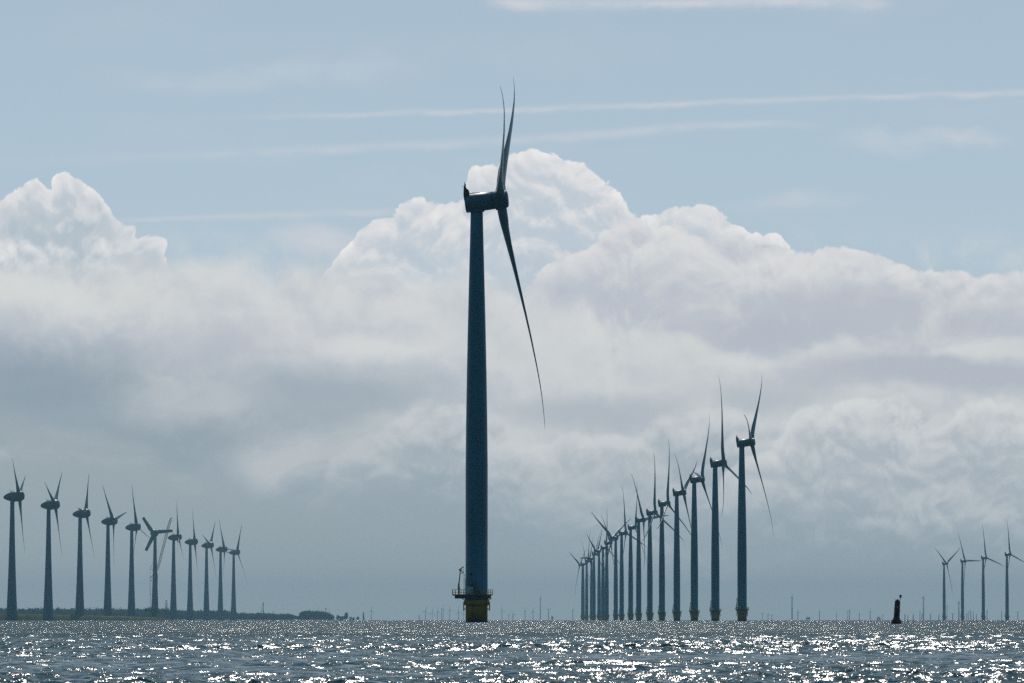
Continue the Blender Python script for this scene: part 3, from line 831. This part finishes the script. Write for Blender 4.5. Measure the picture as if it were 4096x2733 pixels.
# second, small lattice mast with a bright head
ym = 8500.0
lm = empty('lattice_mast', (world_x(667, ym), ym, 0), label='short lattice mast with a shining top between the stub-bladed turbine and the next', category='mast')
mi = Matrix.Translation(-Vector(lm.location))
mb = MB(); a0 = Vector((world_x(666.5, ym), ym, 1)); a1 = Vector((world_x(667, ym), ym, world_z(2404, ym))); truss(mb, a0, a1, 2.4, 2.6, .18, .12)
me = mb.mesh('lattice_frame', M['dark']); me.transform(mi); link('lattice_frame', me, lm)
mb = MB(); mb.lathe([(.5, 0), (1.3, .5), (1.5, 1.3), (1.1, 2.0), (.3, 2.3)], 14, Matrix.Translation(a1)); me = mb.mesh('mast_head', M['shiny']); me.transform(mi); link('mast_head', me, lm)

# ------------------------------------------------------------------ dike, land, woodland
def ground_sheet(name, outline, z, mat, **props):
    mb = MB(); mb.prism(outline, -1.0, z); return link(name, mb.mesh(name, mat), None, None, **props)
# land strip behind the dike
lx = lambda p, Y: world_x(p, Y)
ground_sheet('ground', [(lx(-900, 7200), 7200), (lx(560, 8300), 8300), (lx(700, 8900), 8900), (lx(1180, 13200), 13200), (lx(1420, 14200), 14200), (lx(1420, 16500), 16500), (lx(-900, 16500), 16500)], 0.45, M['land'], kind='structure')
def dike():
    n = 160; rng = random.Random(4)
    pxs = [-260 + 985 * k / (n - 1) for k in range(n)]
    mb = MB(); prev = None
    for k, p in enumerate(pxs):
        Y = 5900 + (8000 - 5900) * max(0, (p + 260)) / 985
        yt = interp(p, [-260, 0, 300, 520, 620, 725], [2454, 2457, 2461, 2466.5, 2471.5, 2481])
        zt = max(world_z(yt, Y), .1) + rng.uniform(-.12, .12)
        xx = lx(p, Y)
        # cross profile along the depth, foot towards the viewer
        s = max(zt, .3)
        pts = [(xx, Y - 3.2 * s, -.6), (xx, Y - 2.9 * s, .15 * s), (xx, Y - 1.6 * s, .55 * s), (xx, Y - .6 * s, .93 * s), (xx, Y, zt), (xx, Y + 4, zt), (xx, Y + 4 + 2.5 * s, .3 * s), (xx, Y + 6 + 3 * s, -.6)]
        pts = [(a, b + rng.uniform(-.3, .3), c + rng.uniform(-.06, .06)) for a, b, c in pts]
        i = len(mb.v); mb.v += pts
        if prev is not None:
            for j in range(7): mb.f.append((prev + j, i + j, i + j + 1, prev + j + 1)); mb.s.append(True)
        else: mb.f.append(tuple(range(i, i + 8))); mb.s.append(False)
        prev = i
    mb.f.append(tuple(range(prev, prev + 8))[::-1]); mb.s.append(False)
    return link('dike', mb.mesh('dike', M['grass']), None, None, kind='structure')
dike()

def crown(V_, F_, c, rx, ry, rz, n, leaf, rng):
    """a knobbly core with leaf clumps standing proud of it"""
    base = len(V_)
    nu, nv = 7, 5
    for a in range(nv + 1):
        for b_ in range(nu):
            u_ = math.pi * a / nv; w_ = 2 * math.pi * b_ / nu
            f = .82 * rng.uniform(.82, 1.08)
            V_.append((c[0] + rx * f * math.sin(u_) * math.cos(w_), c[1] + ry * f * math.sin(u_) * math.sin(w_), c[2] + rz * f * math.cos(u_)))
    for a in range(nv):
        for b_ in range(nu):
            F_.append((base + a * nu + b_, base + a * nu + (b_ + 1) % nu, base + (a + 1) * nu + (b_ + 1) % nu, base + (a + 1) * nu + b_))
    for _ in range(n):
        u_ = math.acos(rng.uniform(-.6, 1)); w_ = rng.uniform(0, 6.283); f = rng.uniform(.78, 1.08)
        p = Vector((c[0] + rx * f * math.sin(u_) * math.cos(w_), c[1] + ry * f * math.sin(u_) * math.sin(w_), c[2] + rz * f * math.cos(u_)))
        q = Matrix.Rotation(rng.uniform(0, 6.28), 3, 'Z') @ Matrix.Rotation(rng.uniform(0, 3.14), 3, 'X')
        s = leaf * rng.uniform(.5, 1.2); i = len(V_)
        for dx_, dz_ in ((-1, -.5), (.6, -.9), (1, .4), (-.3, 1)):
            V_.append(tuple(p + q @ Vector((dx_ * s, 0, dz_ * s))))
        F_.append((i, i + 1, i + 2, i + 3))
def leafmesh(name, V_, F_):
    me = bpy.data.meshes.new(name); me.from_pydata(V_, [], F_); me.materials.append(M['leaf']); me.update(); return me
def woods():
    rng = random.Random(11)
    V_, F_ = [], []
    for k in range(620):
        p = rng.uniform(-120, 1215)
        Y = rng.uniform(11600, 12300) if p < 760 else rng.uniform(12300, 12900)
        top = interp(p, [-120, 0, 60, 110, 180, 260, 400, 520, 600, 690, 760, 800, 860, 900, 960, 1040, 1100, 1150, 1195, 1215],
                     [2428, 2429, 2431, 2430, 2428, 2431, 2430, 2431, 2427, 2433, 2441, 2437, 2440, 2438, 2447, 2450, 2452, 2454, 2464, 2470])
        z = world_z(top, Y) * rng.uniform(.80, 1.0)
        rx = rng.uniform(4, 7.5)
        crown(V_, F_, (lx(p, Y), Y, z - z * .42), rx, rx, z * .42, 26, 1.3, rng)
        if z > 12: crown(V_, F_, (lx(p, Y) + rng.uniform(-3, 3), Y - 3, z * .28), rx * .9, rx * .9, z * .28, 10, 1.3, rng)
    link('woodland', leafmesh('woodland', V_, F_), None, None, kind='stuff')
    V_, F_ = [], []
    for k in range(150):
        p = rng.uniform(1203, 1336); Y = rng.uniform(12400, 12700)
        top = interp(p, [1200, 1210, 1225, 1290, 1300, 1318, 1332, 1338], [2452, 2443, 2441, 2443, 2446, 2452, 2460, 2472])
        z = world_z(top, Y) * rng.uniform(.86, 1.0); rx = rng.uniform(3, 5)
        crown(V_, F_, (lx(p, Y), Y, z * .6), rx, rx, z * .40, 26, 1.1, rng)
        crown(V_, F_, (lx(p, Y), Y - 2, z * .3), rx, rx, z * .30, 12, 1.1, rng)
    link('woodland', leafmesh('woodland_clump', V_, F_), None, None, kind='stuff')
woods()
def tree(p, Y, top, w, label, cone=False, seed=1):
    rng = random.Random(seed)
    z = world_z(top, Y); r_ = w / 2 / F_PX * Y
    root = empty('tree', (lx(p, Y), Y, 0), label=label, category='tree')
    mb = MB(); mb.lathe([(.5, 0), (.38, z * .3), (.2, z * .7), (.06, z * .92)], 8); mb.tube((0, 0, z * .35), (r_ * .6, 0, z * .6), .18, .06); mb.tube((0, 0, z * .3), (-r_ * .6, .5, z * .55), .18, .06)
    link('trunk', mb.mesh('trunk', M['wood']), root)
    V_, F_ = [], []
    if cone:
        for k in range(9):
            t_ = k / 8; crown(V_, F_, (rng.uniform(-.2, .2), 0, z * (.12 + .8 * t_)), r_ * (1 - .75 * t_ ** 1.4), r_ * (1 - .75 * t_ ** 1.4), z * .10, 26, .7, rng)
    else:
        for k in range(14):
            a = rng.uniform(0, 6.28); q = rng.uniform(0, .5) * r_
            crown(V_, F_, (math.cos(a) * q, math.sin(a) * q, z * rng.uniform(.25, .80)), r_ * .6, r_ * .6, z * .19, 40, .9, rng)
    link('crown', leafmesh('crown', V_, F_), root)
tree(1384, 12500, 2449, 20, 'single round-topped tree standing right of the red farmhouse on the far shore', seed=3)
tree(1352, 12600, 2461, 15, 'small bushy tree between the dense wood and the red farmhouse', seed=6)
tree(1454.5, 12400, 2448, 8, 'slender pointed tree standing alone on the far shore, right of the woods', True, 4)
tree(1196, 12700, 2466, 10, 'low bush filling the gap between the long wood and the flat-topped clump', seed=9)
tree(1432, 12900, 2467, 12, 'low dark bush at the right end of the far shore', seed=8)
tree(1415, 12950, 2470, 11, 'low dark bush right beside the white cottage on the far shore', seed=10)

def house(p, Y, w, eave, ridge, wall, roof, label):
    x0 = lx(p, Y); W = w / F_PX * Y
    root = empty('farmhouse', (x0, Y, 0), label=label, category='house')
    mb = MB(); mb.box(-W / 2, W / 2, -4, 4, 0, eave); link('wall', mb.mesh('wall', wall), root)
    mb = MB(); mb.prism([(-4.5, eave + .02), (4.5, eave + .02), (0, ridge)], -W / 2 - .4, W / 2 + .4, Matrix.Rotation(R(90), 4, 'Z') @ Matrix.Rotation(R(90), 4, 'X'))
    rf = link('roof', mb.mesh('roof', roof), root)
    mb = MB(); mb.box(W * .3, W * .3 + .9, -.4, .4, ridge - 1, ridge + 1.0); link('chimney', mb.mesh('chimney', M['brick']), rf)
    for k in (-1, 1):
        mb = MB(); mb.box(k * W * .25 - .6, k * W * .25 + .6, -4.06, -3.98, 1.2, 2.8); link('window', mb.mesh('window', M['dark']), root)
    mb = MB(); mb.box(-.5, .5, -4.07, -3.98, 0, 2.2); link('door', mb.mesh('door', M['wood']), root)
house(1367, 12560, 17, 4.2, 9.0, M['brick'], M['tile'], 'red brick farmhouse with tiled roof between trees on the far shore')
house(1403, 12700, 9, 4.0, 7.6, M['white'], M['tile'], 'small white cottage right of the round-topped tree on the far shore')

# radio masts and chimney rising from the woods
def mast(p, ytop, Y, r_, label, name='radio_mast', arms=True):
    z = world_z(ytop, Y)
    mb = MB(); mb.lathe([(r_, 0), (r_ * .8, z * .7), (r_ * .5, z)], 8)
    if arms:
        for h_ in (.80, .87, .93): mb.box(-r_ * 1.4, r_ * 1.4, -r_, r_, z * h_, z * h_ + 1.2)
    o = link(name, mb.mesh(name, M['dark']), None, None, label=label, category='mast'); o.location = (lx(p, Y), Y, 0)
mast(1054, 2409, 13500, 1.1, 'tall dark mast rising from the woods right of the last large turbine')
mast(1093, 2445, 13300, .8, 'thin short pole above the woods right of the tall dark mast', arms=False)
mast(1304, 2431, 13300, .7, 'thin mast above the right end of the flat-topped clump of trees')

# ------------------------------------------------------------------ far turbines on the horizon
far_i = 0
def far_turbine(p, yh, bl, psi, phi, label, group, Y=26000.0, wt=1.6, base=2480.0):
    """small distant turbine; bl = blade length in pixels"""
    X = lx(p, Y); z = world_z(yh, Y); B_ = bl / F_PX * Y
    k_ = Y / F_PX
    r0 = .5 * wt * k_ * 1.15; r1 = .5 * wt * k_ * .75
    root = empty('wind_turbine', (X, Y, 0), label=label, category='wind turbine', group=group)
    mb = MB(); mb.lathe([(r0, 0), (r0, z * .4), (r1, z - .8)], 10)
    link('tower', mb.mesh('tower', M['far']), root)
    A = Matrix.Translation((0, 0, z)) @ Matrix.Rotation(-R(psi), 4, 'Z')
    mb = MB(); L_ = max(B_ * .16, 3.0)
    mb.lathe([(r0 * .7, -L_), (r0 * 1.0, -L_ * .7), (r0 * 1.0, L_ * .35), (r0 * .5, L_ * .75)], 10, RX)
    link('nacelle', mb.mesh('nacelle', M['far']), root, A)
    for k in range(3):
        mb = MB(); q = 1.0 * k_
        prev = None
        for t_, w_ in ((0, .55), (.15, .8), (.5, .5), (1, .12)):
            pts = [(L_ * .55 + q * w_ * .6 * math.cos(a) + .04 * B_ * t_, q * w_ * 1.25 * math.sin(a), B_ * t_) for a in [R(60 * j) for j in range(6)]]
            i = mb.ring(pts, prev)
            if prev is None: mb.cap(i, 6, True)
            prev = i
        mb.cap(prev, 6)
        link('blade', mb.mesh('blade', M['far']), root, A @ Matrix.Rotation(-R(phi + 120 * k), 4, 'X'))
W = 1.6
def cluster(items, where, group, Y0=24000, step=260):
    for n, it in enumerate(items):
        p, yh, bl, psi, phi = it[:5]
        wt = it[5] if len(it) > 5 else W
        name = ords[n] if n < 18 else None
        tall = len(it) > 6
        lab = (it[6] if tall else 'faint far turbine, %s from left %s' % (name, where))
        far_turbine(p, yh, bl, psi, phi, lab, group, (it[7] if len(it) > 7 else Y0) + (n * 7 % 5) * step, wt)
G0 = 'tiny hazy turbines along the horizon'
cluster([(164, 2444, 22, 40, 5, 1.4), (230, 2442, 20, 50, 350, 1.4), (386, 2440, 22, 55, 30, 1.4), (462, 2442, 20, 50, 20, 1.4), (1047, 2443, 23, 40, 350), (1271, 2449, 25, 30, 12), (1316, 2455, 22, 30, 10)],
        'among the blades peeping above the woods', G0, 17500)
cluster([(1486, 2443.5, 22, 60, 5, 2.2), (1677, 2464, 22, 12, 0, 3), (1702, 2445, 25, 60, 12, 2.2), (1728.6, 2452, 26, 55, 15), (1751, 2447, 24, 50, 355, 2), (1767, 2437, 18, 15, 345, 2), (1772.5, 2438, 19, 20, 20, 2),
         (1799.5, 2440, 26, 50, 345, 2.2), (1833.5, 2447, 24, 55, 355, 2.6), (1854, 2455, 20, 55, 5)], 'between the woods and the main turbine', G0)
cluster([(2008, 2442, 20, 60, 340, 2.0), (2035, 2461, 14, 50, 30, 1.2), (2052, 2459, 22, 50, 330, 2.2), (2100, 2444, 20, 15, 15, 2.4), (2132, 2446, 20, 60, 0, 2.2),
         (2161, 2393, 20, 15, 10, 3.0, 'tall slim hazy turbine standing above its small neighbours just left of the receding row', 22500),
         (2194, 2440, 18, 70, 60, 3.0), (2291, 2440, 14, 15, 20, 2.4)], 'between the main turbine and the receding row', G0)
cluster([(3048, 2456, 8, 40, 0, 2), (3071, 2458, 9, 40, 10, 2), (3086, 2462, 9, 40, 20, 2),
         (3167, 2390, 22, 16, 12, 4.2, 'tall hazy turbine alone among tiny ones, midway between the receding row and the buoy', 22500),
         (3190, 2447, 16, 30, 12, 2.6), (3276, 2446, 12, 15, 20, 2.8), (3345, 2455, 12, 15, 15, 2.0), (3388, 2448, 10, 15, 15, 2), (3396, 2443, 13, 70, 40, 3.0),
         (3479, 2447, 16, 12, 5, 3.2), (3510, 2470, 8, 40, 0, 3), (3528, 2462, 12, 30, 0, 1.5)], 'between receding row and red buoy', G0)
cluster([(3597, 2445, 14, 70, 65, 1.4), (3618, 2461, 12, 12, 10, 4), (3651, 2461, 13, 12, 5, 4.5), (3678, 2446, 8, 0, 90, 2.8), (3686, 2460, 12, 20, 10, 3),
         (3692, 2390, 22, 16, 15, 4.4, 'tall hazy turbine just right of the red buoy, between tiny ones', 22500),
         (3719, 2460, 16, 40, 30, 3.6), (3753.6, 2461, 10, 20, 10, 3.6), (3786, 2426, 20, 10, 10, 2.4), (3808.6, 2457, 14, 70, 55, 3.0),
         (3833.5, 2411, 34, 20, 15, 4.0, 'tall hazy turbine between the two leftmost turbines of the right group', 21000),
         (3865, 2456, 8, 20, 0, 3), (3872, 2447, 8, 0, 90, 2.2), (3945.6, 2446, 12, 30, 10, 3), (4069, 2449, 10, 0, 90, 3.0)], 'among those right of the red buoy', G0)
# low hazy tree groups on the far horizon
def far_trees():
    rng = random.Random(5); V_, F_ = [], []
    for p, w, top in ((3232, 16, 2466), (3514, 14, 2469), (2209, 4, 2464)):
        for k in range(8):
            Y = 25000; z = world_z(top, Y) * rng.uniform(.7, 1); xx = lx(p + rng.uniform(-w / 2, w / 2), Y)
            crown(V_, F_, (xx, Y + rng.uniform(-9, 9), z * .5), 3.5, 3.5, z * .5, 20, 1.5, rng)
    link('woodland', leafmesh('woodland_far', V_, F_), None, None, kind='stuff')
far_trees()

# ------------------------------------------------------------------ poles
def pole(x0, x1, ytop, Y, label, r_=.13, seed=0):
    rng = random.Random(seed)
    z = world_z(ytop, Y); L0 = lx(x0, Y); L1 = lx(x1, Y)
    mb = MB(); prev = None; n = 7
    for k in range(n):
        t_ = k / (n - 1); cx_ = (L1 - L0) * t_ + rng.uniform(-.05, .05) * (1 if 0 < k < n - 1 else 0)
        pts = [(cx_ + r_ * (1 - .45 * t_) * math.cos(a), r_ * math.sin(a), -1.5 + (z + 1.5) * t_) for a in [R(45 * j) for j in range(8)]]
        i = mb.ring(pts, prev)
        if prev is None: mb.cap(i, 8, True)
        prev = i
    mb.cap(prev, 8)
    o = link('wooden_pole', mb.mesh('wooden_pole', M['wood']), None, None, label=label, category='pole', group='thin wooden poles standing in the water')
    o.location = (L0, Y, 0)
pole(3628.5, 3630, 2459.5, 2100, 'thin wooden pole in the water just right of the red buoy', seed=1)
pole(3883.5, 3879, 2438, 2300, 'tallest thin pole, leftmost of three leaning together right of the buoy', seed=2)
pole(3891.5, 3891, 2444, 2350, 'middle one of three thin poles standing together at the right', seed=3)
pole(3905.5, 3903, 2455, 2300, 'shortest thin pole, rightmost of the three standing together', seed=4)
pole(4003.5, 4004.6, 2443, 2250, 'lone thin pole left of the rightmost turbine tower', seed=5)
pole(3435.5, 3435.5, 2450, 2600, 'thin upright pole left of the red buoy', r_=.15, seed=6)

# ------------------------------------------------------------------ buoy
YB = 760.0
def buoy():
    k = YB / F_PX
    root = empty('buoy', (world_x(3583, YB), YB, -.05), label='dark red spar buoy with can topmark leaning in the water', category='buoy')
    root.rotation_euler = (0, R(3.5), 0)
    mb = MB()
    mb.lathe([(.60, -.5), (.685, -.3), (.685, .12), (.68, .42), (.62, .52), (.50, .68), (.44, .80), (.40, .95), (.395, 1.2), (.37, 3.05), (.35, 3.1), (.35, 3.13)], 36)
    b = link('float_body', mb.mesh('float_body', M['red']), root)
    mb = MB(); mb.lathe([(.24, 3.13), (.24, 3.16), (.02, 3.42)], 20); mb.tube((0, 0, 3.35), (0, 0, 3.46), .02); link('top_cone', mb.mesh('top_cone', M['red']), root)
    mb = MB(); mb.tube((-.33, 0, 3.0), (-.32, 0, 3.33), .02); mb.tube((-.33, 0, 3.28), (-.2, 0, 3.28), .015)
    for a in range(0, 360, 60): mb.tube((.33 * math.cos(R(a)), .33 * math.sin(R(a)), 3.1), (.33 * math.cos(R(a)), .33 * math.sin(R(a)), 3.2), .012)
    link('handrail', mb.mesh('handrail', M['red']), root)
    mb = MB(); mb.tube((.30, 0, 3.05), (.37, 0, 3.62), .035, .035, 8); link('topmark_pole', mb.mesh('topmark_pole', M['dark']), root)
    mb = MB(); mb.lathe([(.145, 3.56), (.15, 3.58), (.15, 3.93), (.145, 3.95)], 20, Matrix.Translation((.36, 0, 0))); link('topmark', mb.mesh('topmark', M['red']), root)
    mb = MB(); mb.box(-.06, .06, -.385, -.365, 2.2, 2.42); link('reflector', mb.mesh('reflector', M['box']), root)
buoy()

# ------------------------------------------------------------------ gulls
def gull(p, yp, Y, span, mat, label, rot=20):
    mb = MB()
    mb.lathe([(.01, -.25), (.06, -.15), (.075, 0), (.05, .15), (.04, .2), (.005, .26)], 8, RX)
    o = link('gull', None, None, None, label=label, category='bird', group='gulls in flight')
    o.location = (lx(p, Y), Y, world_z(yp, Y)); o.rotation_euler = (0, 0, R(rot))
    link('body', mb.mesh('body', mat), o)
    for s_ in (-1, 1):
        w_ = MB(); h = span / 2
        w_.prism([(.07, s_ * .04), (.12, s_ * h * .45), (.02, s_ * h), (-.03, s_ * h * .95), (-.08, s_ * h * .45), (-.1, s_ * .04)][::s_], .01, .03, Matrix.Rotation(s_ * R(22), 4, 'X'))
        link('wing', w_.mesh('wing', mat), o)
gull(322, 2171, 2600, 1.3, M['feather'], 'white gull flying in front of the third large turbine tower from the left', 60)
gull(841.6, 2252, 2300, 1.2, M['featherd'], 'dark bird flying beside the tower of the ninth large turbine from the left', 75)

# ------------------------------------------------------------------ haze
hz = MB(); hz.box(-9000, 9000, -300, 34000, -1.6, 215)
hm = bpy.data.materials.new('haze'); hm.use_nodes = True
hm.node_tree.nodes.clear()
o_ = hm.node_tree.nodes.new('ShaderNodeOutputMaterial'); pv = hm.node_tree.nodes.new('ShaderNodeVolumePrincipled')
pv.inputs['Color'].default_value = (0.45, 0.80, 1.0, 1)
pv.inputs['Density'].default_value = 3.2e-5
pv.inputs['Anisotropy'].default_value = 0.0
hm.node_tree.links.new(pv.outputs[0], o_.inputs['Volume'])
link('haze', hz.mesh('haze', hm), None, None, kind='stuff')
